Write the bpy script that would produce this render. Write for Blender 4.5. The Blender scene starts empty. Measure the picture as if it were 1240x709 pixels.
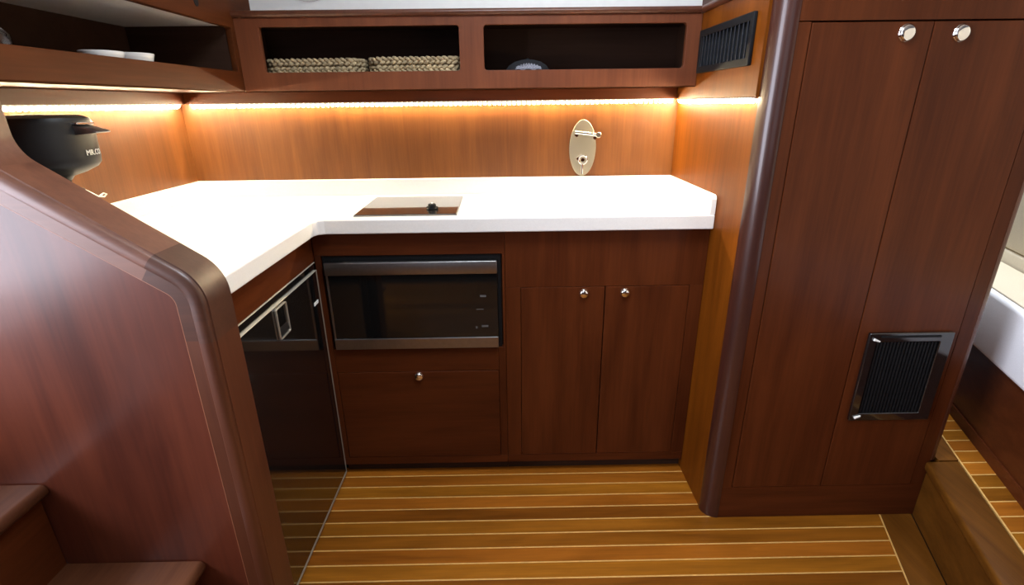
import bpy, bmesh, math, random
from mathutils import Vector, Matrix, noise
random.seed(7)
S = bpy.context.scene
C = S.collection
PI = math.pi

# ------------------------------------------------------------------ camera
F_PX, PITCH, YAW, ROLL, CAM_H = 618.09, 0.3555, 0.0085, 0.012, 1.2
r0 = Vector((math.cos(YAW), -math.sin(YAW), 0)); f0 = Vector((math.sin(YAW), math.cos(YAW), 0)); dn = Vector((0, 0, -1))
zc = f0*math.cos(PITCH) + dn*math.sin(PITCH)
yc = dn*math.cos(PITCH) - f0*math.sin(PITCH)
ix = r0*math.cos(ROLL) + yc*math.sin(ROLL)
iy = -r0*math.sin(ROLL) + yc*math.cos(ROLL)
M = Matrix((ix, -iy, -zc)).transposed().to_4x4(); M.translation = (0, 0, CAM_H)
cd = bpy.data.cameras.new('camera'); cd.sensor_fit = 'HORIZONTAL'; cd.sensor_width = 36
cd.lens = F_PX/1240*36; cd.clip_start = .02
cam = bpy.data.objects.new('camera', cd); C.objects.link(cam); cam.matrix_world = M
S.camera = cam

# ------------------------------------------------------------------ world, exposure, daylight
w = bpy.data.worlds.new('world'); S.world = w; w.use_nodes = True
w.node_tree.nodes['Background'].inputs[0].default_value = (.75, .85, 1, 1)
w.node_tree.nodes['Background'].inputs[1].default_value = .6
S.view_settings.view_transform = 'Standard'; S.view_settings.look = 'None'
S.view_settings.exposure = 0.0; S.view_settings.gamma = 1; S.view_settings.use_curve_mapping = False
def area(name, loc, sx, sy, power, col, aim):
    l = bpy.data.lights.new(name, 'AREA'); l.shape = 'RECTANGLE'; l.size = sx; l.size_y = sy; l.energy = power; l.color = col
    o = bpy.data.objects.new(name, l); C.objects.link(o); o.location = loc
    o.rotation_euler = (Vector(aim)-Vector(loc)).to_track_quat('-Z', 'Y').to_euler(); return o
area('hatch_daylight', (.12, .92, 2.04), .62, .42, 21, (.84, .92, 1), (.12, .92, 0))
area('companionway_daylight', (-1.93, .05, 1.22), 1.38, 1.40, 84, (.84, .86, 1), (0, .45, 1.1))
area('saloon_fill_light', (1.50, 1.75, 2.04), .50, .50, 30, (.86, .93, 1), (1.50, 1.75, 0))  # unseen light added over the berth to brighten cushion and backrest
area('aft_door_daylight', (-.25, -1.93, 1.34), 1.3, 1.1, 2.5, (.88, .93, 1), (-.25, 0, 1.34))

# ------------------------------------------------------------------ material helpers
def newmat(name):
    m = bpy.data.materials.new(name); m.use_nodes = True
    nt = m.node_tree; return m, nt, nt.nodes['Principled BSDF']
def plain(name, col, rough=.5, metal=0, coat=0, spec=.5, nscale=0, namt=.15, bump=0, trans=0, emit=None):
    m, nt, b = newmat(name)
    b.inputs['Base Color'].default_value = (*col, 1); b.inputs['Roughness'].default_value = rough
    b.inputs['Metallic'].default_value = metal; b.inputs['Coat Weight'].default_value = coat
    b.inputs['Coat Roughness'].default_value = .06; b.inputs['Specular IOR Level'].default_value = spec
    b.inputs['Transmission Weight'].default_value = trans
    if emit:
        b.inputs['Emission Color'].default_value = (*emit[0], 1); b.inputs['Emission Strength'].default_value = emit[1]
    if nscale:
        tc = nt.nodes.new('ShaderNodeTexCoord'); nz = nt.nodes.new('ShaderNodeTexNoise')
        nz.inputs['Scale'].default_value = nscale; nz.inputs['Detail'].default_value = 5
        nt.links.new(tc.outputs['Object'], nz.inputs['Vector'])
        rp = nt.nodes.new('ShaderNodeValToRGB')
        rp.color_ramp.elements[0].position = .3; rp.color_ramp.elements[1].position = .7
        rp.color_ramp.elements[0].color = (*[c*(1-namt) for c in col], 1); rp.color_ramp.elements[1].color = (*[min(1, c*(1+namt)) for c in col], 1)
        nt.links.new(nz.outputs['Fac'], rp.inputs[0]); nt.links.new(rp.outputs[0], b.inputs['Base Color'])
        if bump:
            bp = nt.nodes.new('ShaderNodeBump'); bp.inputs['Strength'].default_value = bump; bp.inputs['Distance'].default_value = .002
            nt.links.new(nz.outputs['Fac'], bp.inputs['Height']); nt.links.new(bp.outputs[0], b.inputs['Normal'])
    return m
def wood(name, lo, hi, axis='z', scale=1.0, rough=.38, coat=.04, coatr=.12, rand=.0, figure=.5, spec=.13, tilt=0, hue=0):
    """varnished wood: broad figure + fine pores stretched along the grain axis; each object shifted at random"""
    m, nt, b = newmat(name); N = nt.nodes.new; L = nt.links.new
    tc = N('ShaderNodeTexCoord'); oi = N('ShaderNodeObjectInfo')
    off = N('ShaderNodeVectorMath'); off.operation = 'SCALE'; off.inputs[0].default_value = (7.3, 5.1, 9.7)
    L(oi.outputs['Random'], off.inputs['Scale'])
    add = N('ShaderNodeVectorMath'); add.operation = 'ADD'; L(tc.outputs['Object'], add.inputs[0]); L(off.outputs[0], add.inputs[1])
    def mapped(along, across):
        mp = N('ShaderNodeMapping'); s = [across*scale]*3; s['xyz'.index(axis)] = along*scale
        mp.inputs['Scale'].default_value = s; mp.inputs['Rotation'].default_value = (0, tilt, 0); L(add.outputs[0], mp.inputs['Vector']); return mp
    n1 = N('ShaderNodeTexNoise'); n1.inputs['Scale'].default_value = 1; n1.inputs['Detail'].default_value = 4; n1.inputs['Distortion'].default_value = .8
    L(mapped(1.3, 9).outputs[0], n1.inputs['Vector'])
    n2 = N('ShaderNodeTexNoise'); n2.inputs['Scale'].default_value = 1; n2.inputs['Detail'].default_value = 6
    L(mapped(7, 160).outputs[0], n2.inputs['Vector'])
    n3 = N('ShaderNodeTexNoise'); n3.inputs['Scale'].default_value = 1; n3.inputs['Detail'].default_value = 2
    L(mapped(3, 40).outputs[0], n3.inputs['Vector'])
    a1 = N('ShaderNodeMath'); a1.operation = 'MULTIPLY_ADD'; L(n1.outputs['Fac'], a1.inputs[0]); a1.inputs[1].default_value = figure; a1.inputs[2].default_value = .5-.5*figure-.11-.125
    a2 = N('ShaderNodeMath'); a2.operation = 'MULTIPLY_ADD'; L(n2.outputs['Fac'], a2.inputs[0]); a2.inputs[1].default_value = .22; L(a1.outputs[0], a2.inputs[2])
    a3 = N('ShaderNodeMath'); a3.operation = 'MULTIPLY_ADD'; L(n3.outputs['Fac'], a3.inputs[0]); a3.inputs[1].default_value = .25; L(a2.outputs[0], a3.inputs[2])
    rp = N('ShaderNodeValToRGB'); e = rp.color_ramp.elements
    e[0].position = .3; e[1].position = .72; e[0].color = (*lo, 1); e[1].color = (*hi, 1)
    L(a3.outputs[0], rp.inputs[0])
    out = rp.outputs[0]
    if rand:
        hs = N('ShaderNodeHueSaturation'); mr = N('ShaderNodeMapRange'); mr.inputs['To Min'].default_value = 1-rand; mr.inputs['To Max'].default_value = 1+rand
        L(oi.outputs['Random'], mr.inputs['Value']); L(mr.outputs[0], hs.inputs['Value']); L(out, hs.inputs['Color']); out = hs.outputs[0]
        if hue:
            m7 = N('ShaderNodeMath'); m7.operation = 'MULTIPLY'; m7.inputs[1].default_value = 7.77; fr_ = N('ShaderNodeMath'); fr_.operation = 'FRACT'
            m8 = N('ShaderNodeMapRange'); m8.inputs['To Min'].default_value = .5-hue*1.4; m8.inputs['To Max'].default_value = .5+hue*.6
            L(oi.outputs['Random'], m7.inputs[0]); L(m7.outputs[0], fr_.inputs[0]); L(fr_.outputs[0], m8.inputs['Value']); L(m8.outputs[0], hs.inputs['Hue'])
    L(out, b.inputs['Base Color'])
    bp = N('ShaderNodeBump'); bp.inputs['Strength'].default_value = .08; bp.inputs['Distance'].default_value = .001
    L(n2.outputs['Fac'], bp.inputs['Height']); L(bp.outputs[0], b.inputs['Normal'])
    b.inputs['Roughness'].default_value = rough; b.inputs['Coat Weight'].default_value = coat
    b.inputs['Coat Roughness'].default_value = coatr; b.inputs['Specular IOR Level'].default_value = spec
    return m
MAH_LO, MAH_HI = (.044, .0092, .0026), (.118, .0290, .0076)
mah_z = wood('mahogany_vertical', MAH_LO, MAH_HI, 'z')
wall_m = wood('mahogany_wall', (.078, .0225, .0050), (.188, .064, .0135), 'z', rough=.45, coat=.1, coatr=.2, spec=.3)
side_m = wood('mahogany_partition', (.084, .020, .0013), (.205, .056, .0036), 'z', rough=.45, coat=.03, spec=.1)
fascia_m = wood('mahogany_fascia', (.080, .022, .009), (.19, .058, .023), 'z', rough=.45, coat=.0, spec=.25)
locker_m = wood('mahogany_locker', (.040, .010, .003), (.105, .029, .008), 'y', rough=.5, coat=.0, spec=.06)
glare_strip_m = plain('dark_glare_strip', (.05, .016, .006), .8, spec=0)  # dark and without gloss, for the added strips that hide glare
mah_x = wood('mahogany_across', MAH_LO, MAH_HI, 'x')
mah_y = wood('mahogany_deep', MAH_LO, MAH_HI, 'y')
ply = wood('mahogany_panel_sheen', (.052, .0100, .0048), (.138, .0325, .0140), 'z', scale=.8, rough=.5, coat=.55, coatr=.21, figure=.7, tilt=.22, spec=.25)
cap_m = wood('mahogany_moulding', (.050, .0135, .006), (.125, .038, .016), 'z', rough=.42, coat=.2, coatr=.25, rand=.10, spec=.45)
capd_m = wood('mahogany_moulding_bend', (.040, .014, .008), (.105, .038, .020), 'x', rough=.42, coat=.2, coatr=.25, spec=.45)
post_m = wood('mahogany_post', (.024, .0065, .0045), (.062, .017, .0095), 'z', rough=.34, coat=.4, coatr=.14, spec=.4)
capx_m = wood('mahogany_moulding_lit', (.080, .029, .017), (.205, .082, .045), 'x', rough=.45, coat=.2, coatr=.3, rand=.08, spec=.5, tilt=.6)  # lighter, greyer tone puts the slope's daylight sheen into the colour
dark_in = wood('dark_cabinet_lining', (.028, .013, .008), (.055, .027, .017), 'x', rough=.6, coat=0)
teak = wood('teak_plank', (.15, .050, .004), (.36, .130, .0115), 'x', scale=1.2, rough=.3, coat=.2, coatr=.15, rand=.30, figure=.7, hue=.0055)
teak_y = wood('teak_margin', (.09, .030, .004), (.19, .068, .009), 'y', scale=1.2, rough=.34, coat=.25, coatr=.2, rand=.1)
line_m = plain('fine_stringing', (.34, .14, .07), .4)
holly = plain('pale_inlay', (.62, .36, .11), .35, coat=.3, nscale=60, namt=.1)
solid = plain('white_solid_surface', (.80, .785, .76), .3, coat=.2, nscale=220, namt=.025)
liner = plain('white_liner', (.86, .86, .84), .55, nscale=40, namt=.02)
cream = plain('cream_upholstery', (.66, .58, .44), .75, nscale=300, namt=.05, bump=.2)
white_cl = plain('white_cushion_cloth', (.88, .89, .93), .8, nscale=400, namt=.04, bump=.25)
blackgloss = plain('black_gloss', (.008, .007, .007), .10, coat=1)
blackglass = plain('black_glass', (.006, .006, .006), .05, coat=.25, spec=.3)
hobglass = plain('dark_mirror_glass', (.02, .017, .015), .02, coat=1, spec=1)
blackplastic = plain('black_plastic', (.009, .009, .010), .55, spec=.12, nscale=300, namt=.2)
slat_m = plain('black_slat', (.05, .056, .07), .3)
machine_m = plain('black_machine', (.011, .011, .012), .42, spec=.35)
blackmatte = plain('matt_black', (.006, .005, .005), .7)
chrome = plain('chrome', (.86, .85, .83), .06, metal=1)
plate_m = plain('satin_oval_plate', (.40, .36, .28), .40, metal=1)
satin = plain('satin_steel', (.62, .58, .50), .22, metal=1)
darksteel = plain('dark_stainless', (.27, .265, .27), .34, metal=1, nscale=90, namt=.06)
latch_m = plain('dull_chrome', (.50, .46, .38), .35, metal=.6)  # even dull half-metal tone
alu = plain('anodised_trim', (.80, .74, .62), .45, metal=.6)
straw = plain('seagrass', (.38, .29, .165), .8, nscale=110, namt=.5, bump=.3)
ceramic = plain('white_ceramic', (.74, .72, .70), .25, coat=.4)
glass_m = plain('clear_glass', (1, 1, 1), .02, trans=1)
led_m = plain('led_diode', (1, .9, .7), .4, emit=((1, .83, .53), 270))
navy = plain('black_cloth', (.010, .010, .013), .85, nscale=300, namt=.3, bump=.3)
thread = plain('pale_thread', (.30, .30, .35), .8)
print_m = plain('white_print', (.85, .85, .82), .5)
rubber = plain('pale_cord', (.8, .79, .75), .5)

# ------------------------------------------------------------------ object helpers
WORLD = {}
def thing(name, label, cat, loc=(0, 0, 0), group=None, kind=None):
    o = bpy.data.objects.new(name, None); C.objects.link(o); o.location = loc; o.empty_display_size = .05
    o['label'] = label; o['category'] = cat
    if group: o['group'] = group
    if kind: o['kind'] = kind
    WORLD[o.name] = Vector(loc); return o
def tag(o, label, cat, group=None):
    o['label'] = label; o['category'] = cat
    if group: o['group'] = group
    return o
def obj(name, data, mat, parent=None, smooth=False, loc=None, kind=None, label=None):
    """data in world coordinates -> one mesh object whose origin sits at loc (top level) or at its thing's base"""
    if isinstance(data, bmesh.types.BMesh):
        me = bpy.data.meshes.new(name); data.normal_update(); data.to_mesh(me); data.free()
    else: me = data
    base = WORLD[parent.name] if parent else Vector(loc or (0, 0, 0))
    me.transform(Matrix.Translation(-base))
    mi = [p.material_index for p in me.polygons]; me.materials.clear(); me.materials.append(mat)
    for p, q in zip(me.polygons, mi): p.material_index = q
    if smooth:
        for p in me.polygons: p.use_smooth = True
        if smooth != 'all':
            try: me.set_sharp_from_angle(angle=math.radians(38))
            except Exception: pass
    o = bpy.data.objects.new(name, me); C.objects.link(o)
    if parent: o.parent = parent
    else: o.location = base
    WORLD[o.name] = base
    if kind: o['kind'] = kind
    if label: o['label'] = label
    return o
def struct(name, data, mat, **k):
    return obj(name, data, mat, kind='structure', **k)
def box(x0, x1, y0, y1, z0, z1, bev=0.0, seg=2, bm=None):
    b2 = bmesh.new(); r = bmesh.ops.create_cube(b2, size=1)
    for v in b2.verts:
        v.co = Vector(((x0+x1)/2+v.co.x*(x1-x0), (y0+y1)/2+v.co.y*(y1-y0), (z0+z1)/2+v.co.z*(z1-z0)))
    if bev: bmesh.ops.bevel(b2, geom=list(b2.edges), offset=bev, segments=seg, affect='EDGES', profile=.5)
    if bm is None: return b2
    me = bpy.data.meshes.new('t'); b2.to_mesh(me); b2.free(); bm.from_mesh(me); bpy.data.meshes.remove(me); return bm
def boxes(lst, bev=0.0):
    bm = bmesh.new()
    for b in lst: box(*b, bev=bev, bm=bm)
    return bm
def lathe(profile, c, n=32, axis='z', bm=None):
    """profile [(r, h)]; axis 'z' up, '-y' pointing to the camera side, 'x','-x'"""
    bm = bm or bmesh.new(); rings = []
    def pt(r, h, a):
        u, v = r*math.cos(a), r*math.sin(a)
        return {'z': (c[0]+u, c[1]+v, c[2]+h), '-y': (c[0]+u, c[1]-h, c[2]+v), 'x': (c[0]+h, c[1]+u, c[2]+v), '-x': (c[0]-h, c[1]-u, c[2]+v)}[axis]
    for r, h in profile:
        if r < 1e-6: rings.append([bm.verts.new(pt(0, h, 0))])
        else: rings.append([bm.verts.new(pt(r, h, 2*PI*i/n)) for i in range(n)])
    for A, B in zip(rings, rings[1:]):
        for i in range(n):
            j = (i+1) % n
            q = [A[i % len(A)], A[j % len(A)], B[j % len(B)], B[i % len(B)]]
            s = []
            for v in q:
                if v not in s: s.append(v)
            if len(s) > 2: bm.faces.new(s)
    bmesh.ops.recalc_face_normals(bm, faces=bm.faces); return bm
def tube(pts, r, n=8, closed=False, bm=None):
    bm = bm or bmesh.new(); P = [Vector(p) for p in pts]; rings = []; K = len(P)
    up = Vector((0, 0, 1)); prev = None
    for i, p in enumerate(P):
        a = P[i-1] if (i or closed) else p; b = P[(i+1) % K] if (i < K-1 or closed) else p
        t = (b-a).normalized()
        s = t.cross(up) if prev is None else (prev - t*prev.dot(t))
        if s.length < 1e-4: s = t.cross(Vector((1, 0, 0)))
        s.normalize(); prev = s; q = t.cross(s)
        rr = r(i/(K-1)) if callable(r) else r
        rings.append([bm.verts.new(p+(s*math.cos(2*PI*k/n)+q*math.sin(2*PI*k/n))*rr) for k in range(n)])
    rng = range(K if closed else K-1)
    for i in rng:
        A, B = rings[i], rings[(i+1) % K]
        for k in range(n): bm.faces.new((A[k], A[(k+1) % n], B[(k+1) % n], B[k]))
    if not closed:
        bm.faces.new(rings[0][::-1]); bm.faces.new(rings[-1])
    return bm
def prism(poly, z0, z1, bev=0.0, seg=2):
    """polygon in plan (x, y), extruded upwards, edges softened"""
    bm = bmesh.new(); vs = [bm.verts.new((x, y, z0)) for x, y in poly]
    f = bm.faces.new(vs); e = bmesh.ops.extrude_face_region(bm, geom=[f])
    for v in e['geom']:
        if isinstance(v, bmesh.types.BMVert): v.co.z = z1
    bmesh.ops.recalc_face_normals(bm, faces=bm.faces)
    if bev:
        es = [e for e in bm.edges if abs(e.calc_face_angle(0)) > .6]
        bmesh.ops.bevel(bm, geom=es, offset=bev, segments=seg, affect='EDGES', profile=.5)
    return bm
def wall_prism(poly, d0, d1, ax='y', bev=0.0, seg=2):
    """polygon in elevation: (x,z) pushed through y, or (y,z) pushed through x"""
    bm = bmesh.new()
    mk = (lambda a, b, d: (a, d, b)) if ax == 'y' else (lambda a, b, d: (d, a, b))
    A = [bm.verts.new(mk(a, b, d0)) for a, b in poly]; B = [bm.verts.new(mk(a, b, d1)) for a, b in poly]
    bm.faces.new(A); bm.faces.new(B[::-1]); n = len(A)
    for i in range(n): bm.faces.new((A[i], B[i], B[(i+1) % n], A[(i+1) % n]))
    bmesh.ops.recalc_face_normals(bm, faces=bm.faces)
    if bev:
        es = [e for e in bm.edges if abs(e.calc_face_angle(0)) > .6]
        bmesh.ops.bevel(bm, geom=es, offset=bev, segments=seg, affect='EDGES', profile=.5)
    return bm
def rrect(x0, x1, y0, y1, r, n=6):
    out = []
    for cx, cy, a0 in ((x1-r, y0+r, -PI/2), (x1-r, y1-r, 0), (x0+r, y1-r, PI/2), (x0+r, y0+r, PI)):
        for k in range(n+1):
            a = a0+PI/2*k/n; out.append((cx+r*math.cos(a), cy+r*math.sin(a)))
    return out
def plate(outer, holes, thick, place, bev=.0015):
    """flat board with cut-outs, from a filled 2D curve; place(u, v, t) -> world"""
    cu = bpy.data.curves.new('p', 'CURVE'); cu.dimensions = '2D'; cu.fill_mode = 'BOTH'; cu.extrude = thick/2-bev; cu.bevel_depth = bev; cu.bevel_resolution = 1; cu.offset = -bev
    for ring in [outer]+holes:
        sp = cu.splines.new('POLY'); sp.points.add(len(ring)-1); sp.use_cyclic_u = True
        for p, (u, v) in zip(sp.points, ring): p.co = (u, v, 0, 1)
    o = bpy.data.objects.new('p', cu); C.objects.link(o)
    dg = bpy.context.evaluated_depsgraph_get(); me = bpy.data.meshes.new_from_object(o.evaluated_get(dg))
    bpy.data.objects.remove(o); bpy.data.curves.remove(cu)
    for v in me.vertices: v.co = place(v.co.x, v.co.y, v.co.z+thick/2)
    bm = bmesh.new(); bm.from_mesh(me); bpy.data.meshes.remove(me)
    bmesh.ops.remove_doubles(bm, verts=bm.verts, dist=1e-5); bmesh.ops.recalc_face_normals(bm, faces=bm.faces); return bm
def text_mesh(s, size, place):
    cu = bpy.data.curves.new('t', 'FONT'); cu.body = s; cu.size = size; cu.extrude = .0004; cu.align_x = 'CENTER'
    o = bpy.data.objects.new('t', cu); C.objects.link(o); dg = bpy.context.evaluated_depsgraph_get()
    me = bpy.data.meshes.new_from_object(o.evaluated_get(dg)); bpy.data.objects.remove(o); bpy.data.curves.remove(cu)
    for v in me.vertices: v.co = place(v.co.x, v.co.y, v.co.z)
    bm = bmesh.new(); bm.from_mesh(me); bpy.data.meshes.remove(me); return bm
def copy_tree(o, parent=None):
    c = o.copy(); C.objects.link(c); c.parent = parent; WORLD[c.name] = WORLD[o.name].copy()
    for ch in list(o.children): copy_tree(ch, c)
    return c
def knob(parent, c, r, axis='-y'):
    prof = [(r*1.1, 0), (r*1.12, .0015), (r*1.1, .003), (r*.97, .004), (r*.98, .0055), (r*.94, .007), (r*.78, .0085), (r*.45, .0095), (0, .010)]
    return obj('knob', lathe(prof, c, 28, axis), chrome, parent, smooth='all', label='round chrome push knob')

# ------------------------------------------------------------------ main measures
FX, FY = -.568, 1.447            # fridge face, back cabinet face
WX0, WX1, WY = -1.10, .592, 1.86 # left wall, right partition, back wall
CT, CB = .896, .855              # worktop top / underside
UY, UX = 1.67, -.785             # upper fascia planes
UZ0, UZ1 = 1.243, 1.440

# ------------------------------------------------------------------ the shell
struct('wall_back', box(WX0-.05, 1.3, WY, WY+.05, 0, 2.06), wall_m)
wl = struct('wall_left', box(WX0-.05, WX0, .93, WY, 0, 2.06), wall_m)
ply_wall = wall_prism([(-1.95, 0), (WX0, 0), (WX0, 2.06), (-1.95, 2.06)], .93, .98, 'y')
struct('wall_left_stair', ply_wall, mah_z)
struct('wall_back_upper', box(WX0, 1.3, 1.80, 1.83, 1.46, 2.06), liner)
struct('wall_right', box(2.40, 2.45, -1.9, 2.6, 0, 1.80), mah_z)
struct('wall_right_upper', box(2.40, 2.45, -1.9, 2.6, 1.80, 2.06), liner)
struct('wall_rear', plate([(-1.95, 0), (2.45, 0), (2.45, 2.06), (-1.95, 2.06)], [rrect(-.92, .42, .76, 1.92, .05)], .05, lambda u, v, tt: Vector((u, -1.95+tt, v))), mah_z)
struct('wall_stair_end', plate([(-1.90, 0), (.98, 0), (.98, 2.06), (-1.90, 2.06)], [rrect(-.66, .76, .50, 1.94, .05)], .05, lambda u, v, tt: Vector((-1.95+tt, u, v))), liner)
struct('wall_saloon_end', box(1.30, 2.45, 2.55, 2.60, 0, 2.06), dark_in)
struct('ceiling', plate([(-1.95, -1.95), (2.45, -1.95), (2.45, 2.6), (-1.95, 2.6)],
       [rrect(-.19, .43, .71, 1.13, .05), rrect(1.25, 1.75, 1.50, 2.00, .05)], .03, lambda u, v, t: Vector((u, v, 2.0+t))), liner)  # second opening is added for the light over the berth
# port light above the upper cupboard: only its dark lower rim dips into the picture
t = thing('window_1', 'oval port light in the white liner above the open shelves', 'window', (-.64, 1.80, 1.50)); del t['category']; t['kind'] = 'structure'
ring = [(-.60+.115*math.cos(a), 1.595, 1.613+.098*math.sin(a)) for a in [2*PI*k/40 for k in range(40)]]
ring = [(x, 1.797, z) for x, _, z in ring]
obj('window_frame', tube(ring, .004, 8, True), darksteel, t, True)
obj('pane', lathe([(0, .001), (.112, .001), (.112, .003), (0, .003)], (-.60, 1.80, 1.613), 40, '-y'), ceramic, t)
for v in t.children[-1].data.vertices: v.co.z = (v.co.z-.113)*.86+.113

# ------------------------------------------------------------------ floor: teak planks and pale inlay strips
DX, DY = -.350, -.937            # direction of the slanted step, towards the stern
NX, NY = .937, -.350
P0 = (1.225, 1.22)
def slant(y, off): # x on the line parallel to the step at distance off
    return P0[0]+off/NX + (y-P0[1])*(DX/DY) - 0.0
floor = struct('floor', prism([(-1.9, -1.9), (2.4, -1.9), (2.4, 2.55), (-1.9, 2.55)], -.05, -.012), blackmatte)
ys = 1.4825; pitch = .0515; k = 0
strip_w = .0038
while ys > -.55:
    y1, y0 = ys-strip_w/2, ys-pitch+strip_w/2
    xr = .66 if y0 > 1.2 else None
    a = xr or slant(y0, -.088); b = xr or slant(y1, -.088)
    x0 = -.64 if y1 > .84 else -1.05
    obj('plank', prism([(x0, y0), (a, y0), (b, y1), (x0, y1)], -.012, 0, .0006, 1), teak, floor)
    xe = xr or slant(y0, -.088)
    obj('inlay_strip', box(x0, xe, y0-strip_w, y0, -.012, -.0002), holly, floor)
    ys -= pitch; k += 1
yA, yB = 1.235, -.55
obj('inlay_strip', prism([(slant(yA, -.088), yA), (slant(yA, -.084), yA), (slant(yB, -.084), yB), (slant(yB, -.088), yB)], -.012, -.0001), holly, floor)
obj('margin_board', prism([(slant(yA, -.084), yA), (slant(yA, .005), yA), (slant(yB, .005), yB), (slant(yB, -.084), yB)], -.012, 0), teak_y, floor)
# raised saloon floor with its own boards
sal = struct('floor_saloon', prism([(slant(2.5, .09), 2.5), (2.4, 2.5), (2.4, -.5), (slant(-.5, .09), -.5)], .13, .188), blackmatte)
ys = 1.62
while ys > -.4:
    y1, y0 = ys-strip_w/2, ys-pitch+strip_w/2
    obj('plank', prism([(slant(y0, .092), y0), (slant(y0, .165), y0), (slant(y1, .165), y1), (slant(y1, .092), y1)], .188, .20, .0006, 1), teak, sal)
    obj('inlay_strip', prism([(slant(y0-strip_w, .092), y0-strip_w), (slant(y0-strip_w, .165), y0-strip_w), (slant(y0, .165), y0), (slant(y0, .092), y0)], .188, .1998), holly, sal)
    ys -= pitch
obj('inlay_strip', prism([(slant(1.62, .088), 1.62), (slant(1.62, .092), 1.62), (slant(-.4, .092), -.4), (slant(-.4, .088), -.4)], .188, .1999), holly, sal)

# ------------------------------------------------------------------ slanted step up to the saloon
st = thing('saloon_step', 'slanted teak step rising beside the tall cabinet to the raised floor', 'step', (1.2, 1.1, 0))
yE = 1.218
step_shade_m = wood('step_teak_shaded', (.058, .019, .0022), (.140, .050, .0060), 'y', scale=1.4, rough=.45, coat=.04, coatr=.2, rand=.12, spec=.15, figure=.8)  # teak darkened, the shade on the step is put into its colour
obj('riser', prism([(slant(yE, .008), yE), (slant(yE, .026), yE), (slant(-.5, .026), -.5), (slant(-.5, .008), -.5)], 0, .172), step_shade_m, st)
obj('nosing_board', prism([(slant(yE, -.004), yE), (slant(1.62, -.004)+.03, 1.27), (slant(1.62, .03)-.02, 1.62), (slant(1.62, .0875), 1.62), (slant(-.5, .0875), -.5), (slant(-.5, -.004), -.5)] if False else
    [(slant(yE, -.004), yE), (slant(yE, .0875), yE), (slant(-.5, .0875), -.5), (slant(-.5, -.004), -.5)], .172, .20, .007, 3), step_shade_m, st, True)
obj('back_board', prism([(1.262, yE+.002), (slant(yE+.002, .0875), yE+.002), (slant(1.62, .0875), 1.62), (1.262, 1.62)], .172, .1995), step_shade_m, st)

# ------------------------------------------------------------------ worktop with upstands
def arc(cx, cy, r, a0, a1, n=8): return [(cx+r*math.cos(a0+(a1-a0)*k/n), cy+r*math.sin(a0+(a1-a0)*k/n)) for k in range(n+1)]
wt = thing('worktop', 'white solid-surface L-shaped galley worktop with low upstands', 'worktop', (-.25, 1.6, CB))
poly = [(WX0+.001, .932), (-.541, .932)] + [(-.541, 1.400)] + arc(-.516, 1.400, .025, PI, PI/2, 2)[1:] + [(WX1-.001, 1.425), (WX1-.001, WY-.001), (WX0+.001, WY-.001)]
obj('slab', prism(poly, CB, CT, .003, 2), solid, wt)
uz = .952
obj('upstand', box(WX0+.001, WX1-.001, WY-.016, WY-.001, CT, uz, .002), solid, wt)
obj('upstand', box(WX0+.001, WX0+.016, .932, WY-.016, CT, uz, .002), solid, wt)
e = .012
obj('upstand', wall_prism([(1.427, CT), (WY-.016, CT), (WY-.016, uz), (1.427+e, uz), (1.427+e*.3, uz-e*.3), (1.427, uz-e)], WX1-.016, WX1-.001, 'x', .0012, 1), solid, wt)

# ------------------------------------------------------------------ base cabinet with microwave bay and flap
g = .0013
bc = thing('base_cabinet', 'mahogany base cabinet with microwave bay above a wide drawer', 'cabinet', (-.29, 1.64, 0))
xL, xM = FX+.001, -.008
obj('carcass', boxes([(xL, xL+.015, FY+.02, 1.85, .04, CB-.001), (xM-.016, xM-.001, FY+.02, 1.85, .04, CB-.001), (xL+.015, xM-.016, 1.835, 1.85, .04, CB-.001),
    (xL+.015, xM-.016, FY+.02, 1.835, .04, .055), (xL+.015, xM-.016, FY+.02, 1.835, .455, .470)]), dark_in, bc)
obj('toe_kick', box(xL, xM-.001, FY+.024, FY+.036, .0, .04), dark_in, bc)
obj('rail', box(xL, xM-.0005, FY, FY+.02, .785, CB-.001, .001), mah_x, bc)
obj('rail', box(-.549, -.032, FY, FY+.02, .3985, .480, .001), mah_x, bc)
obj('rail', box(xL, xM-.0005, FY, FY+.02, .04, .0695, .001), mah_x, bc)
obj('stile', box(xL, -.5495, FY, FY+.02, .0695, .785, .001), mah_z, bc)
obj('stile', box(-.0315, xM-.0005, FY, FY+.02, .0695, .480, .001), mah_z, bc)
obj('stile', box(-.0165, xM-.0005, FY, FY+.02, .480, .785, .001), mah_z, bc)
d = obj('drawer', box(-.549+g, -.0315-g, FY-.001, FY+.018, .0695+g, .397, .0015), mah_x, bc)
knob(d, (-.2895, FY-.001, .3815), .0135)
# ------------------------------------------------------------------ base cabinet with two doors
bd = thing('base_cabinet', 'mahogany two-door base cabinet beside the microwave bay', 'cabinet', (.29, 1.64, 0))
xR = WX1-.001
obj('carcass', boxes([(xM, xM+.015, FY+.02, 1.85, .04, CB-.001), (xR-.015, xR, FY+.02, 1.85, .04, CB-.001), (xM+.015, xR-.015, 1.835, 1.85, .04, CB-.001), (xM+.015, xR-.015, FY+.02, 1.835, .04, .055)]), dark_in, bd)
obj('toe_kick', box(xM, xR, FY+.024, FY+.036, 0, .04), dark_in, bd)
obj('rail', box(xM+.0005, xR, FY, FY+.02, .6785, CB-.001, .001), mah_z, bd)
obj('rail', box(xM+.0005, xR, FY, FY+.02, .04, .0695, .001), mah_x, bd)
obj('stile', box(xM+.0005, .0385, FY, FY+.02, .0695, .6785, .001), mah_z, bd)
obj('stile', box(.5505, xR, FY, FY+.02, .0695, .6785, .001), mah_z, bd)
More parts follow.
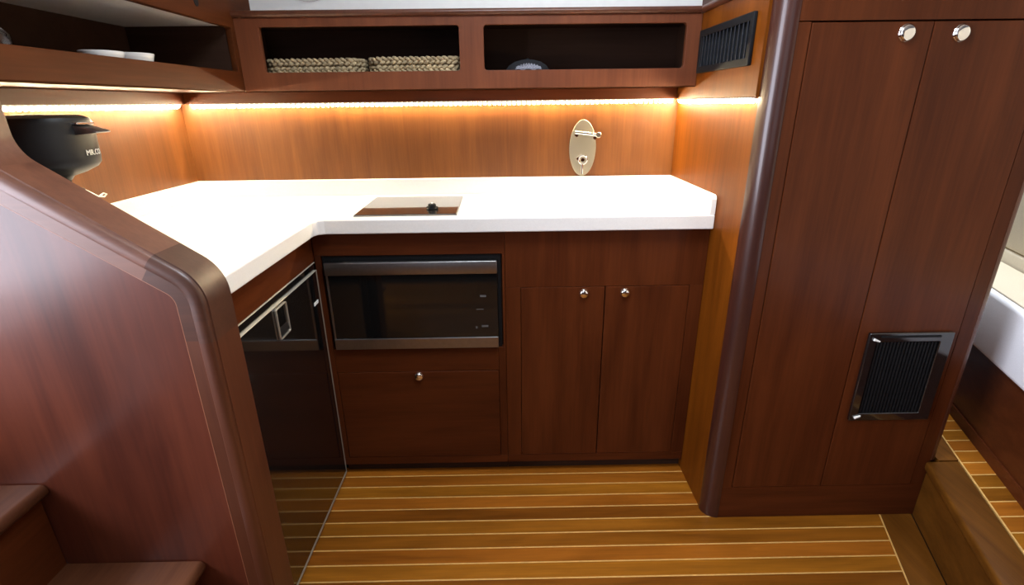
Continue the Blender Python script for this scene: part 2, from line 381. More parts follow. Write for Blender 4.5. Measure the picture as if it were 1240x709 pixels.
d = obj('door', box(.0385+g, .2945-g, FY-.001, FY+.018, .0695+g, .6785-g, .0015), mah_z, bd); knob(d, (.2303, FY-.001, .6565), .0135)
d = obj('door', box(.2945+g, .5505-g, FY-.001, FY+.018, .0695+g, .6785-g, .0015), mah_z, bd); knob(d, (.3552, FY-.001, .657), .0135)

# ------------------------------------------------------------------ fridge housing and fridge
fh = thing('fridge_housing', 'mahogany housing framing the black fridge under the worktop', 'cabinet', (-.84, 1.2, 0))
obj('rail', box(FX-.02, FX, .932, FY-.001, .770, CB-.001, .001), mah_y, fh)
obj('side_panel', box(WX0+.002, FX-.001, .932, .946, 0, .769), mah_z, fh)
obj('back_panel', box(WX0+.002, WX0+.014, .947, 1.85, 0, CB-.002), dark_in, fh)
fr = thing('fridge', 'black glossy built-in fridge with chrome edging and recessed latch', 'fridge', (-.8, 1.2, 0))
fy0, fy1 = .949, FY-.002
obj('body', box(WX0+.02, FX-.012, fy0+.002, fy1-.002, .004, .762), blackplastic, fr)
obj('header', box(FX-.012, FX-.001, fy0, fy1, .747, .766, .001), blackgloss, fr)
obj('sill', box(FX-.012, FX-.002, fy0, fy1, .006, .018, .001), blackgloss, fr)
obj('trim', box(FX-.014, FX+.001, fy0, fy1, .766, .7685, .0008), alu, fr)
dr = obj('door', box(FX-.010, FX+.003, fy0+.004, fy1-.006, .020, .743, .002), blackgloss, fr)
obj('trim', box(FX-.006, FX+.005, fy0+.004, fy1-.006, .7435, .7455, .0006), alu, dr)
obj('trim', box(FX-.006, FX+.0045, fy1-.005, fy1-.0025, .014, .7455, .0006), latch_m, dr)
obj('trim', box(FX-.006, FX+.0045, fy0+.004, fy1-.006, .013, .020, .0008), latch_m, dr)
# latch
ly, lz = 1.176, .698
o_ = rrect(ly-.031, ly+.031, lz-.041, lz+.041, .006); i_ = rrect(ly-.0275, ly+.0275, lz-.0375, lz+.0375, .004)
la = obj('latch', plate(o_, [i_], .006, lambda u, v, tt: Vector((FX+.003+tt, u, v)), .001), latch_m, dr)
obj('latch_plate', box(FX+.003, FX+.0045, ly-.0275, ly+.0275, lz-.0375, lz+.0375), blackglass, la)
obj('latch_paddle', wall_prism([(FX+.0045, lz-.033), (FX+.0085, lz-.031), (FX+.0045, lz-.012)], ly-.023, ly+.023, 'y'), darksteel, la)
obj('badge', wall_prism([(1.388, .650), (1.420, .650), (1.422, .660), (1.390, .660)], FX+.003, FX+.0045, 'x', .0004, 1), print_m, dr)

# ------------------------------------------------------------------ microwave
mw = thing('microwave', 'black built-in microwave with dark steel bands in the cabinet bay', 'microwave', (-.283, 1.62, .48))
mx0, mx1 = -.546, -.0205
obj('body', box(mx0+.004, mx1-.004, FY+.012, 1.82, .4815, .779), blackplastic, mw)
obj('surround', boxes([(mx0, mx1, FY+.004, FY+.014, .7695, .7835), (mx1-.009, mx1, FY+.004, FY+.014, .4815, .7695), (mx0, mx0+.006, FY+.004, FY+.014, .4815, .7695)]), blackplastic, mw)
dm = obj('door', box(mx0+.007, mx1-.010, FY-.006, FY+.012, .4825, .7690, .002), blackglass, mw)
obj('handle_band', box(mx0+.007, mx1-.0105, FY-.014, FY-.006, .7275, .7675, .003, 3), darksteel, dm, True, label='dark steel band along the top of the door')
obj('band', box(mx0+.007, mx1-.0105, FY-.010, FY-.006, .4835, .5195, .0015), darksteel, dm, label='dark steel band along the bottom of the door')
obj('band', box(mx0+.007, mx0+.013, FY-.008, FY-.006, .5195, .7275, .0006), darksteel, dm)
dim = plain('dim_icon', (.12, .12, .12), .4)
for xx, zz, ww, hh in ((-.075, .655, .018, .006), (-.086, .612, .022, .0018), (-.072, .556, .020, .006), (-.098, .552, .005, .007)):
    obj('touch_icon', box(xx-ww/2, xx+ww/2, FY-.0067, FY-.006, zz-hh/2, zz+hh/2), dim, dm)

# ------------------------------------------------------------------ hob
hb = thing('hob', 'small square dark glass hob set into the white worktop', 'hob', (-.296, 1.622, CT))
obj('glass_plate', prism([(-.443, 1.470), (-.146, 1.470), (-.152, 1.777), (-.449, 1.777)], CT+.0003, CT+.005, .001, 1), hobglass, hb)
obj('bezel', prism([(-.4445, 1.468), (-.1445, 1.468), (-.1505, 1.779), (-.4505, 1.779)], CT+.0002, CT+.0030), darksteel, hb)
kb = obj('knob', lathe([(.017, 0), (.018, .003), (.013, .006), (.012, .014), (.0105, .016), (0, .0165)], (-.226, 1.545, CT+.005), 24), blackplastic, hb, True)
for q in range(6):
    a = q*PI/3
    obj('grip', tube([(-.226+.010*math.cos(a), 1.545+.010*math.sin(a), CT+.010), (-.226+.017*math.cos(a), 1.545+.017*math.sin(a), CT+.011)], .0028, 6), blackplastic, kb)
obj('pointer', box(-.2285, -.2235, 1.545, 1.553, CT+.0213, CT+.0232), print_m, kb)

# ------------------------------------------------------------------ oval tap plate on the back wall
tp = thing('wall_tap', 'polished oval wall plate with lever bar and ring spout above the upstand', 'tap', (.27, WY, 1.05))
oc = (.270, 1.049); ell = [(oc[0]+.0465*math.cos(a), oc[1]+.0955*math.sin(a)) for a in [2*PI*k/48 for k in range(48)]]
obj('plate', plate(ell, [], .006, lambda u, v, tt: Vector((u, WY-.0005-tt, v)), .0015), plate_m, tp)
py = WY-.0065
lv = obj('lever_bar', tube([(.240, py-.016, 1.103), (.318, py-.019, 1.094)], .0060, 14), chrome, tp, True)
obj('lever_end', lathe([(0, -.004), (.009, -.004), (.010, 0), (.010, .012), (.008, .014), (0, .014)], (.320, py-.011, 1.094), 20, '-y'), satin, lv, True)
obj('collar', lathe([(.008, 0), (.008, .012), (.006, .016), (0, .016)], (.246, py, 1.094), 18, '-y'), chrome, lv, True)
obj('collar', lathe([(.009, 0), (.009, .013), (.006, .017), (0, .017)], (.308, py, 1.085), 18, '-y'), chrome, lv, True)
sp = obj('spout_ring', tube([(.270+.0145*math.cos(a), py-.013, 1.010+.0145*math.sin(a)) for a in [2*PI*k/28 for k in range(28)]], .0032, 8, True), chrome, tp, True)
obj('stem', tube([(.268, py-.012, .996), (.268, py-.013, .962)], .0052, 12), chrome, sp, True)
obj('swivel', lathe([(.0085, 0), (.0085, .010), (.0055, .014), (0, .014)], (.254, py, 1.014), 18, '-y'), chrome, sp, True)
obj('boss', lathe([(.006, 0), (.006, .012), (0, .012)], (.270, py, 1.010), 14, '-y'), chrome, sp, True)

# ------------------------------------------------------------------ upper cabinets with open shelves
ub = thing('open_shelf_cabinet', 'mahogany upper cabinet on the back wall with two long open shelves', 'cabinet', (-.1, 1.76, UZ0))
holes = [rrect(-.716, -.133, 1.2935, 1.416, .007, 4), rrect(-.0605, .5385, 1.2935, 1.416, .010, 4)]
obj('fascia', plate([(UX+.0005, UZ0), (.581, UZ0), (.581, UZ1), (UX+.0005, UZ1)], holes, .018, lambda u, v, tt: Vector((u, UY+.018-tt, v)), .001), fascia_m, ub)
obj('glare_strip', box(UX+.001, .580, UY+.0005, UY+.0185, UZ0-.0022, UZ0-.0002), glare_strip_m, ub)  # added strip, covers the bright reflection under the fascia
obj('shelf_board', box(UX+.001, .578, UY+.019, 1.845, UZ0+.001, UZ0+.016), mah_x, ub)
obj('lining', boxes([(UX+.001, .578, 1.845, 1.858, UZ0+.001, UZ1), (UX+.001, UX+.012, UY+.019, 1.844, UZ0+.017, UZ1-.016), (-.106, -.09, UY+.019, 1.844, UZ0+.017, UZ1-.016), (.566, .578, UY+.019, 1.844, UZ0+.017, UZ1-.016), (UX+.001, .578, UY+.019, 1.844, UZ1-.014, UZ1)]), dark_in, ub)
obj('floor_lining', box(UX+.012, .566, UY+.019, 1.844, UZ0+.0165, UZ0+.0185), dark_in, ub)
def moulding_x(x0, x1, y, z0, z1, depth):
    h = (z1-z0)/2; pts = [(y+depth, z0), (y+h*.2, z0)] + [(y+h*.2-(h+.004)*math.sin(PI*k/10), z0+h-h*math.cos(PI*k/10)) for k in range(1, 10)] + [(y+h*.2, z1), (y+depth, z1)]
    return wall_prism(pts, x0, x1, 'x')
obj('top_moulding', moulding_x(UX+.0005, .575, UY, UZ1, UZ1+.019, .128), cap_m, ub, True)

ul = thing('wall_locker', 'tall mahogany locker above the left counter with one long open shelf', 'cabinet', (-.94, 1.3, UZ0))
ly0 = .80
lh = [rrect(ly0+.03, 1.652, 1.2965, 1.4135, .008, 4)]
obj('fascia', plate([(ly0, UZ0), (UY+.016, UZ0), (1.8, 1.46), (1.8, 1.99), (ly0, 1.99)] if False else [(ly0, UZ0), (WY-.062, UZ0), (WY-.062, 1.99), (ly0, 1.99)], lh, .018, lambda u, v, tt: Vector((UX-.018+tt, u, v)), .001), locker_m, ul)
obj('glare_strip', box(UX-.0185, UX-.0005, ly0, UY-.002, UZ0-.0022, UZ0-.0002), glare_strip_m, ul)  # same added strip, hiding glare below the locker
obj('shelf_board', box(WX0+.001, UX-.019, ly0, WY-.002, UZ0+.001, UZ0+.016), locker_m, ul)
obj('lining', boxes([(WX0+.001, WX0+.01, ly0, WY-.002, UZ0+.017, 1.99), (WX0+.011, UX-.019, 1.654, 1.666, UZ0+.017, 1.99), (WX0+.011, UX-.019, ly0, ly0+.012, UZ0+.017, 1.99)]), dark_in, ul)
obj('shelf_top', box(WX0+.011, UX-.019, ly0+.013, 1.653, 1.418, 1.430), liner, ul, label='pale underside of the compartment above')
obj('catch', lathe([(.0, .001), (.010, .001), (.012, -.001)], (UX, 1.49, 1.452), 18, 'x'), blackplastic, ul)

# ------------------------------------------------------------------ tall cabinet
tc = thing('tall_cabinet', 'tall mahogany cabinet with two long doors and rounded corner post', 'cabinet', (.93, 1.5, 0))
RY = 1.22; Z1 = 1.985
obj('carcass', boxes([(.645, 1.245, RY+.03, 1.855, .03, Z1)]), mah_z, tc)
obj('side_panel', box(WX1, .644, 1.2626, 1.859, 0, 1.206), side_m, tc)
obj('side_panel', box(WX1-.010, .644, 1.2626, 1.859, 1.207, 1.440, .001), side_m, tc)
obj('side_panel', box(.62, .644, 1.2626, 1.799, 1.4605, Z1), mah_z, tc)
h = .0095; prof = [(.640, 1.4405), (WX1-.010, 1.4405)]+[(WX1-.010-.0125*math.sin(PI*k/10), 1.450-h*math.cos(PI*k/10)) for k in range(1, 10)]+[(WX1-.010, 1.4595), (.640, 1.4595)]
obj('side_moulding', wall_prism(prof, 1.2626, UY-.0145, 'y'), cap_m, tc, True)
cx, cy = .632, 1.2622
post = [(cx, cy)]+[(cx-.0425*math.cos(a), cy-.0430*math.sin(a)) for a in [PI/2*k/16 for k in range(17)]]
obj('corner_post', prism(post, 0, Z1), post_m, tc, True, label='rounded dark corner post')
obj('plinth', box(.6325, 1.235, RY, RY+.02, 0, .1145, .001), mah_x, tc)
obj('stile', box(.6325, .6605, RY, RY+.02, .1145, 1.3565, .001), mah_z, tc)
obj('stile', box(1.1975, 1.2345, RY, RY+.02, .1145, 1.3565, .001), mah_z, tc)
obj('top_panel', box(.6325, 1.2345, RY, RY+.02, 1.3585, Z1, .001), mah_z, tc)
edge = [(1.235, RY), (1.235, RY+.6), (1.257, RY+.6)]+[(1.237+.020*math.cos(a), RY+.020-.020*math.sin(a)) for a in [PI/2*k/8 for k in range(9)]]
obj('edge_post', prism(edge, .2005, Z1), cap_m, tc, True)
gt = .0021
d = obj('door', box(.6605+gt, .9265-g, RY-.001, RY+.018, .1145+g, 1.3570-gt, .0015), mah_z, tc); knob(d, (.8694, RY-.001, 1.333), .0165)
d = obj('door', box(.9265+g, 1.1970-g, RY-.001, RY+.018, .1145+g, 1.3570-gt, .0015), mah_z, tc); knob(d, (.9885, RY-.001, 1.3316), .0165)

# ------------------------------------------------------------------ black air grilles
av = thing('air_vent', 'black louvred air vent high on the partition beside the open shelves', 'vent', (.58, 1.48, 1.335))
vx = WX1-.0105; a0, a1, b0, b1 = 1.309, 1.655, 1.277, 1.392
obj('frame', plate(rrect(a0, a1, b0, b1, .003, 2), [rrect(a0+.018, a1-.018, b0+.018, b1-.018, .002, 2)], .009, lambda u, v, tt: Vector((vx-tt, u, v)), .0015), blackplastic, av)
obj('backing', box(vx-.0014, vx-.0004, a0+.016, a1-.016, b0+.016, b1-.016), blackmatte, av)
ns = 13
slat0 = None
for k in range(ns):
    yy = a0+.018+(k+.5)*(a1-a0-.036)/ns
    if slat0 is None:
        bm = wall_prism([(b0+.018, 0), (b1-.018, 0), (b1-.018, .001), (b0+.018, .001)], 0, 1, 'y') ; bm.free()
        bm = prism([(vx-.0015, yy+.004), (vx-.0015, yy+.0018), (vx-.0085, yy-.0045), (vx-.0085, yy-.0020)][::-1], b0+.0175, b1-.0175)
        slat0 = obj('slat', bm, slat_m, av); yy0 = yy
    else:
        s = slat0.copy(); C.objects.link(s); s.location = (0, yy-yy0, 0)
gv = thing('door_grille', 'black ribbed grille with two pale clips low on the tall door', 'vent', (1.065, RY, .485))
a0, a1, b0, b1 = .953, 1.178, .350, .6205; fy = RY-.0015
obj('frame', plate(rrect(a0, a1, b0, b1, .003, 2), [rrect(a0+.022, a1-.034, b0+.024, b1-.026, .002, 2)], .010, lambda u, v, tt: Vector((u, fy-tt, v)), .002), blackgloss, gv)
obj('backing', box(a0+.02, a1-.03, fy-.002, fy-.0004, b0+.02, b1-.02), blackmatte, gv)
n = 18; bm = bmesh.new()
for k in range(n):
    xx = a0+.024+(k+.5)*(a1-a0-.060)/n
    box(xx-.0022, xx+.0022, fy-.0065, fy-.002, b0+.0245, b1-.0265, 0, bm=bm)
obj('ribs', bm, blackplastic, gv, kind='stuff')
for zz, dz in ((.604, -.006), (.362, .006)):
    obj('clip', tube([(a0+.011, fy-.0125, zz), (a0+.027, fy-.0125, zz+dz)], lambda u: .0038-.0015*u, 8), print_m, gv, True, label='small pale turn clip')
obj('catch_bar', box(a0+.03, a1-.036, fy-.0125, fy-.0100, b1-.0125, b1-.0075, .0008), blackplastic, gv)

# ------------------------------------------------------------------ stair bulkhead with its curved cap rail
fyB, byB = .848, .926                      # face and back of the bulkhead
sl = math.atan(.692)
def profile(off):
    """cap line offset outwards by off from the face edge: floor -> vertical -> bend -> slope -> upturn"""
    xv = -.559; r = .058
    pts = []
    # corner between the vertical and slope lines
    p1 = Vector((-.671, .977)); dirn = Vector((-math.cos(sl), math.sin(sl)))
    nrm = Vector((math.sin(sl), math.cos(sl)))
    tq = (xv - p1.x)/dirn.x; cor = p1+dirn*tq
    half = (PI/2-sl)/2   # half of the turn
    tl = r*math.tan(half)
    cen = Vector((xv-r, cor.y-tl))
    pts.append((xv+off, 0.0, 0)); 
    for z in (.25, .5, .80): pts.append((xv+off, z, 0))
    nA = 10
    for k in range(nA+1):
        a = (PI/2-sl)*k/nA
        pts.append((cen.x+(r+off)*math.cos(a), cen.y+(r+off)*math.sin(a), 1))
    up = Vector((-.835, 0)); up.y = p1.y+(up.x-p1.x)/dirn.x*dirn.y
    for k in range(1, 8):
        q = Vector((pts[3+nA+1][0], pts[3+nA+1][1])); 
        e_ = up+nrm*off; pts.append((q.x+(e_.x-q.x)*k/7, q.y+(e_.y-q.y)*k/7, 2))
    R2 = .09; c2 = up+nrm*R2                 # upturn, turning to vertical
    for k in range(1, 8):
        a = (PI/2-sl)*k/7
        ang = -PI/2 - (PI/2-(PI/2-sl)) ; 
        base = math.atan2(-nrm.y, -nrm.x)
        pts.append((c2.x+(R2-off)*math.cos(base-a), c2.y+(R2-off)*math.sin(base-a), 3))
    pts.append((pts[-1][0], 1.241, 3))
    return pts
inn = profile(0); out = profile(.028)
bh = thing('stair_bulkhead', 'mahogany stair side panel with sloping rounded cap rail', 'bulkhead', (-.75, .89, 0))
edge_in = profile(-.0006)
core = [(x, z) for x, z, _ in edge_in] + [(-1.62, 1.241), (-1.62, 0)]
obj('core', wall_prism(core, fyB+.003, byB-.003, 'y'), mah_z, bh)
# face: a large panel, a fine groove, and a mitred border strip
ins = profile(-.028)
face = [(x, z) for x, z, _ in profile(-.0295)] + [(-1.60, 1.24), (-1.60, 0)]
obj('face_panel', wall_prism(face, fyB-.0005, fyB+.004, 'y'), ply, bh)
def band(A, B, i0, i1, y0, y1):
    poly = [(A[i][0], A[i][1]) for i in range(i0, i1+1)] + [(B[i][0], B[i][1]) for i in range(i1, i0-1, -1)]
    return wall_prism(poly, y0, y1, 'y')
segs = [(0, 3), (3, 15), (15, 21), (21, len(inn)-1)]
E2 = profile(-.0045); E3 = profile(-.0004)
obj('shadow_gap', band(E2, E3, 0, len(inn)-1, fyB+.0015, fyB+.004), blackmatte, bh)  # black strip painting the shadow in the groove beside the cap
for i0, i1 in segs:
    obj('border_strip', band(ins, E2, i0, i1, fyB-.001, fyB+.004), {0: cap_m, 3: capd_m}.get(i0, capx_m), bh)
grooves = profile(-.0283), profile(-.0293)
obj('inlay_line', band(grooves[0], grooves[1], 0, len(inn)-1, fyB-.0008, fyB+.003), line_m, bh)
# cap rail: cross-section swept along the profile, in four jointed pieces
def cap_piece(i0, i1):
    bm = bmesh.new(); rings = []
    yn, yf = fyB-.012, byB+.001
    cs = [(0.0, yf), (.025, yf), (.028, yf-.003), (.028, yn+.0130), (.0258, yn+.0118)] + [(.0135+.0120*math.cos(a), yn+.0105-.0105*math.sin(a)) for a in [PI/2*k/5 for k in range(1, 6)]] + [(.004, yn), (.001, yn+.002), (.0, yn+.006)]
    sets = {round(o_, 5): profile(o_) for o_, _ in cs}
    for i in range(i0, i1+1):
        rings.append([bm.verts.new((sets[round(o_, 5)][i][0], y_, sets[round(o_, 5)][i][1])) for o_, y_ in cs])
    n = len(cs)
    for A, B in zip(rings, rings[1:]):
        for k in range(n): bm.faces.new((A[k], A[(k+1) % n], B[(k+1) % n], B[k]))
    bm.faces.new(rings[0]); bm.faces.new(rings[-1][::-1]); bmesh.ops.recalc_face_normals(bm, faces=bm.faces)
    return bm
for i0, i1 in segs:
    obj('cap_rail', cap_piece(i0, i1), {0: cap_m, 3: capd_m}.get(i0, capx_m), bh, True)

# ------------------------------------------------------------------ stair
sr = thing('companionway_stair', 'mahogany stair treads climbing beside the sloping bulkhead', 'stair', (-1.0, .6, 0))
y0s, y1s = .25, fyB-.003
def tread(xn, z, xb):
    poly = [(xb, z-.030)] + [(xn-.014+.014*math.sin(a), z-.016-.014*math.cos(a)) for a in [PI*k/10 for k in range(11)]] + [(xb, z-.002), ]
    poly[-1] = (xb, z-.002)
    return wall_prism(poly, y0s, y1s, 'y', 0)
zs = [.276, .488, .70]; xs = [-.668, -.940, -1.212]
tread_m = wood('stair_tread', (.058, .0190, .0085), (.150, .055, .024), 'y', rough=.3, coat=.35, coatr=.2)
for k in range(3):
    obj('tread', tread(xs[k], zs[k], xs[k]-.30), tread_m, sr, True)
    zlo = 0 if k == 0 else zs[k-1]-.002
    obj('riser', box(xs[k]-.040, xs[k]-.025, y0s, y1s, zlo, zs[k]-.031), mah_y, sr)
obj('stringer', wall_prism([(-.69, 0), (-.69, .245), (-.965, .245), (-.965, .457), (-1.237, .457), (-1.237, .669), (-1.5, .669), (-1.5, 0)], y0s-.02, y0s-.001, 'y'), mah_x, sr)

# ------------------------------------------------------------------ berth beyond the tall cabinet
bb = thing('berth_base', 'dark mahogany berth base standing on the raised floor', 'berth', (1.6, 1.3, .2))
def slp(ya, yb, o0, o1): return [(slant(ya, o0), ya), (slant(ya, o1), ya), (slant(yb, o1), yb), (slant(yb, o0), yb)]
obj('front_panel', prism(slp(2.45, -.3, .166, .184), .20, .448), mah_y, bb)
obj('plinth', prism(slp(2.45, -.3, .160, .1655), .20, .235), mah_y, bb)
obj('top_board', prism(slp(2.45, -.3, .1665, .45), .448, .463), mah_y, bb)
cu = thing('seat_cushion', 'thick white-sided seat cushion with cream top on the berth base', 'cushion', (1.55, 1.2, .464))
obj('cover', prism(slp(2.44, -.28, .146, .318), .464, .652, .016, 4), white_cl, cu, 'all')
obj('top_panel', prism(slp(2.43, -.27, .160, .316), .650, .657, .003, 2), cream, cu, True)
bk = thing('backrest', 'cream upholstered backrest behind the white seat cushion', 'backrest', (1.9, 1.2, .464))
obj('lower_pad', prism(slp(2.44, -.28, .322, .40), .4645, .700, .010, 3), cream, bk, 'all')
obj('upper_pad', prism(slp(2.44, -.28, .322, .40), .702, 1.60, .010, 3), cream, bk, 'all')

# ------------------------------------------------------------------ LED strips
def led_strip(label, a, b, axis):
    t = thing('led_strip', label, 'led strip', ((a[0]+b[0])/2, (a[1]+b[1])/2, a[2]), 'warm LED strips under the upper cabinets')
    a, b = Vector(a), Vector(b); L = (b-a).length; dv = (b-a)/L; nn = {'y': Vector((0, -1, 0)), 'x': Vector((1, 0, 0)), '-x': Vector((-1, 0, 0))}[axis]
    lo = [min(a[i], b[i]) for i in range(3)]; hi = [max(a[i], b[i]) for i in range(3)]
    w_ = [(lo[0], hi[0]), (lo[1], hi[1])]
    if axis == 'y': ext = (lo[0], hi[0], a.y-.012, a.y, a.z, a.z+.003)
    elif axis == 'x': ext = (a.x, a.x+.012, lo[1], hi[1], a.z, a.z+.003)
    else: ext = (a.x-.012, a.x, lo[1], hi[1], a.z, a.z+.003)
    obj('tape', box(*ext), print_m, t)
    bm = bmesh.new(); m = int(L/.0166)
    for k in range(m):
        p = a+dv*((k+.5)*L/m)+nn*.006; hw = dv*.0042
        sec = [(-.0045, 0), (.005, 0), (.005, -.0025), (-.0045, -.0100)]     # wedge, its lit face aimed down and out
        A = [bm.verts.new(p-hw+nn*u+Vector((0, 0, v))) for u, v in sec]; B = [bm.verts.new(p+hw+nn*u+Vector((0, 0, v))) for u, v in sec]
        bm.faces.new(A); bm.faces.new(B[::-1])
        for q in range(4):
            f_ = bm.faces.new((A[q], B[q], B[(q+1) % 4], A[(q+1) % 4])); f_.material_index = 0 if q == 2 else 1
    bmesh.ops.recalc_face_normals(bm, faces=bm.faces)
    dd = obj('diodes', bm, led_m, t, kind='stuff', label='glowing warm white diodes')
    dd.data.materials.append(print_m)
    return t
zb = 1.2055
bat = thing('trim_1', 'mahogany light batten under the upper cabinets', 'trim', (-.2, 1.85, zb)); del bat['category']; bat['kind'] = 'structure'
obj('batten', box(WX0+.03, WX1-.014, WY-.026, WY-.002, zb+.003, UZ0-.0005), mah_x, bat)
obj('batten', box(WX0+.002, WX0+.028, .96, WY-.002, zb+.003, UZ0-.0005), mah_y, bat)
led_strip('glowing LED strip along the back wall under the open shelves', (WX0+.04, WY-.006, zb), (WX1-.02, WY-.006, zb), 'y')
led_strip('glowing LED strip along the left wall above the coffee machine', (WX0+.006, .97, zb), (WX0+.006, WY-.03, zb), 'x')
led_strip('short glowing LED strip on the partition below the louvred vent', (WX1-.0005, 1.28, zb-.0025), (WX1-.0005, WY-.03, zb-.0025), '-x')

# ------------------------------------------------------------------ braided baskets in the left bay of the shelf
def basket(label, x0, x1, y0, y1, zf, ztop):
    t = thing('basket', label, 'basket', ((x0+x1)/2, (y0+y1)/2, zf), 'braided baskets on the open shelf')
    rows = 3; rh = (ztop-zf-.004)/rows
    path = []
    ring = rrect(x0+.012, x1-.012, y0+.012, y1-.012, .035, 8)
    P = [Vector((a, b)) for a, b in ring]; cum = [0]
    for a, b in zip(P, P[1:]+P[:1]): cum.append(cum[-1]+(b-a).length)
    Lp = cum[-1]
    def at(s):
        s %= Lp
        for i in range(len(P)):
            if s <= cum[i+1]:
                a, b = P[i], P[(i+1) % len(P)]; f = (s-cum[i])/max(1e-9, cum[i+1]-cum[i]); d_ = (b-a).normalized()
                return a+(b-a)*f, Vector((d_.y, -d_.x))
        return P[0], Vector((0, -1))
    waves = round(Lp/.052); n = waves*12
    for r in range(rows):
        bm = bmesh.new(); zc_ = zf+.004+rh*(r+.5); flip = 1 if r % 2 else -1
        for s in range(3):
            pts = []
            for i in range(n):
                ph = 2*PI*waves*i/n*flip+2*PI*s/3; p, nn = at(Lp*i/n)
                rad = .0060*math.sin(2*ph)+.001*math.sin(i*.7)
                q = p+nn*(rad+.003); pts.append((q.x, q.y, zc_+rh*.33*math.sin(ph)))
            tube(pts, lambda u: .0054+.0008*math.sin(u*91), 6, True, bm)
        obj('braid', bm, straw, t, 'all')
    obj('base', prism(rrect(x0+.010, x1-.010, y0+.010, y1-.010, .035, 6), zf, zf+.005), straw, t)
    return t
sf = UZ0+.019
basket('braided seagrass basket near the corner end of the open shelf', -.737, -.436, 1.705, 1.835, sf, 1.3345)
basket('braided seagrass basket next to the shelf divider', -.421, -.124, 1.700, 1.835, sf, 1.3365)

# ------------------------------------------------------------------ dark cap in the right bay
hc = thing('cap', 'black cloth cap with pale stitched emblem on the open shelf', 'cap', (.073, 1.768, sf))
bm = lathe([(.073, 0), (.073, .018), (.070, .034), (.060, .049), (.042, .060), (.020, .0655), (0, .067)], (.073, 1.768, sf), 32)
obj('crown', bm, navy, hc, True)
obj('button', lathe([(.006, 0), (.005, .003), (0, .004)], (.073, 1.768, sf+.0665), 12), navy, hc, True)
def capd(u, v, t): # wrap onto the front of the crown
    zz = v; prof = [(0, .073), (.018, .073), (.034, .070), (.049, .060), (.060, .042), (.067, .0)]
    for (h0, r0_), (h1, r1_) in zip(prof, prof[1:]):
        if h0 <= zz <= h1: rr = r0_+(r1_-r0_)*(zz-h0)/(h1-h0); break
    else: rr = .073
    a = u/.06; return Vector((.073+(rr+.001+t)*math.sin(a), 1.768-(rr+.001+t)*math.cos(a), sf+zz))
em = bmesh.new()
for k in range(26):
    u = -.034+.068*k/25; hh = .0415+.0085*(1-(u/.034)**2)+.003*math.sin(k*2.1)
    tube([capd(u, .036, 0), capd(u+.003, hh*.5+.018, 0), capd(u+.001, hh, 0)], .0012, 5, False, em)
for zz in (.036, .041): tube([capd(-.036+.072*k/16, zz+.003*math.sin(k), 0) for k in range(17)], .0012, 5, False, em)
obj('emblem', em, thread, hc, label='pale stitched emblem')
bm = bmesh.new(); vi = []; vo = []
for k in range(13):
    a = -1.0+2.0*k/12
    vi.append((.073+.072*math.sin(a), 1.768-.072*math.cos(a), sf+.004)); vo.append((.073+.084*math.sin(a*.95), 1.768-.072*math.cos(a)-.002, sf+.002))
for z in (0, .003):
    pass
A = [bm.verts.new(p) for p in vi]; B = [bm.verts.new(p) for p in vo]
for k in range(12): bm.faces.new((A[k], A[k+1], B[k+1], B[k]))
bmesh.ops.solidify(bm, geom=list(bm.faces), thickness=.002)
obj('peak', bm, navy, hc, True)

# ------------------------------------------------------------------ crockery on the left shelf
zf = UZ0+.0165
def bowl(x, y, r, hgt, label):
    pr = [(0, 0), (r*.45, 0), (r*.48, .003), (r*.80, hgt*.45), (r*.93, hgt*.85), (r, hgt), (r*.985, hgt+.001), (r*.90, hgt*.85), (r*.76, hgt*.45), (r*.40, .008), (0, .007)]
    return tag(obj('bowl', lathe(pr, (x, y, zf), 40), ceramic, None, 'all', loc=(x, y, zf)), label, 'bowl', 'white bowls on the left shelf')
bowl(-.872, 1.228, .042, .0545, 'white ceramic bowl on the left shelf, the one next to the glass')
bowl(-.872, 1.333, .041, .0590, 'white ceramic bowl on the left shelf, the one towards the corner')
gx, gy = -.872, .962
tag(obj('drinking_glass', lathe([(0, 0), (.028, 0), (.032, .004), (.036, .035), (.034, .060), (.024, .072), (0, .076), (0, .073), (.022, .069), (.031, .058), (.033, .035), (.029, .006), (0, .004)], (gx, gy, zf), 32), glass_m, None, 'all', loc=(gx, gy, zf)), 'clear rounded glass on the left shelf beside the bowls', 'glass')

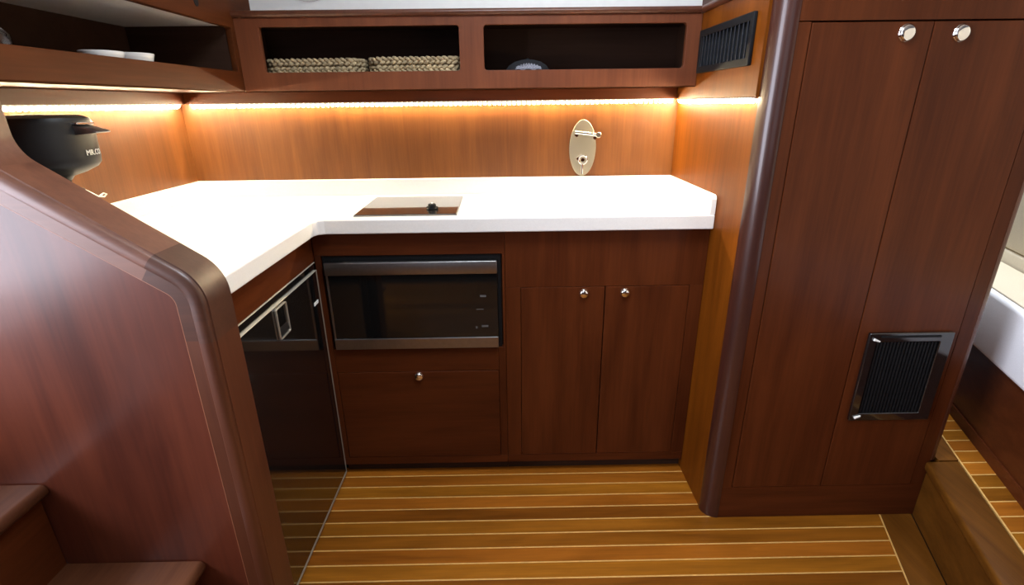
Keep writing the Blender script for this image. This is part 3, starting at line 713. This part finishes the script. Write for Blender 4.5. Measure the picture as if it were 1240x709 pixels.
# ------------------------------------------------------------------ coffee machine
cm = thing('coffee_machine', 'black coffee machine with round brew head on the worktop behind the bulkhead', 'coffee machine', (-.93, 1.07, CT))
hx, hy = -.921, 1.065
obj('brew_head', lathe([(0, 1.062), (.030, 1.062), (.036, 1.070), (.060, 1.078), (.080, 1.088), (.0865, 1.096), (.0885, 1.110), (.0895, 1.150), (.0875, 1.170), (.088, 1.176), (.085, 1.183), (.070, 1.188), (0, 1.190)], (hx, hy, 0), 48), machine_m, cm, True)
obj('tower', box(-1.075, -.945, hy-.085, hy+.085, CT+.0005, 1.186, .018, 4), blackplastic, cm, True)
obj('base', box(-1.075, -.815, hy-.09, hy+.09, CT+.0003, CT+.030, .010, 3), blackplastic, cm, True)
ca = obj('carafe', lathe([(0, CT+.031), (.055, CT+.031), (.070, CT+.045), (.073, CT+.075), (.060, CT+.110), (.045, CT+.130), (.044, CT+.135), (.042, CT+.130), (.057, CT+.109), (.070, CT+.075), (.067, CT+.046), (.053, CT+.034), (0, CT+.034)], (hx, hy, 0), 36), glass_m, cm, 'all')
obj('carafe_lid', lathe([(.0, CT+.136), (.046, CT+.136), (.046, CT+.145), (.026, CT+.155), (.018, CT+.163), (0, CT+.163)], (hx, hy, 0), 28), blackplastic, ca, True)
obj('carafe_handle', tube([(hx+.040, hy-.030, CT+.125), (hx+.085, hy-.055, CT+.118), (hx+.095, hy-.060, CT+.080), (hx+.065, hy-.040, CT+.055)], .007, 8), blackplastic, ca, True)
lvr = obj('lever', wall_prism([(hx+.055, 1.168), (hx+.085, 1.171), (hx+.128, 1.158), (hx+.128, 1.155), (hx+.085, 1.151), (hx+.050, 1.153)], hy-.020, hy+.020, 'y', .0015, 2), darksteel, cm, True, label='dark metal lever tab')
obj('lever_cap', box(hx+.062, hx+.098, hy-.022, hy+.022, 1.1705, 1.1745, .001), chrome, lvr)
def onhead(u, v, t):
    a = math.radians(9)+u/.0895; rr = .0898+t
    return Vector((hx+rr*math.cos(a), hy+rr*math.sin(a), 1.112+v))
obj('lettering', text_mesh('MR.CO', .0150, lambda u, v, t: onhead(u, v, t)), print_m, cm, label='white letters MR.CO')
cord = [(-1.078, 1.15, CT+.145), (-1.086, 1.22, CT+.155), (-1.090, 1.307, 1.0245), (-1.090, 1.344, 1.002), (-1.088, 1.378, .980), (-1.084, 1.394, .976), (-1.080, 1.399, .982), (-1.080, 1.390, .986), (-1.084, 1.380, .981)]
obj('cord', tube(cord, .0022, 6), rubber, cm, True)
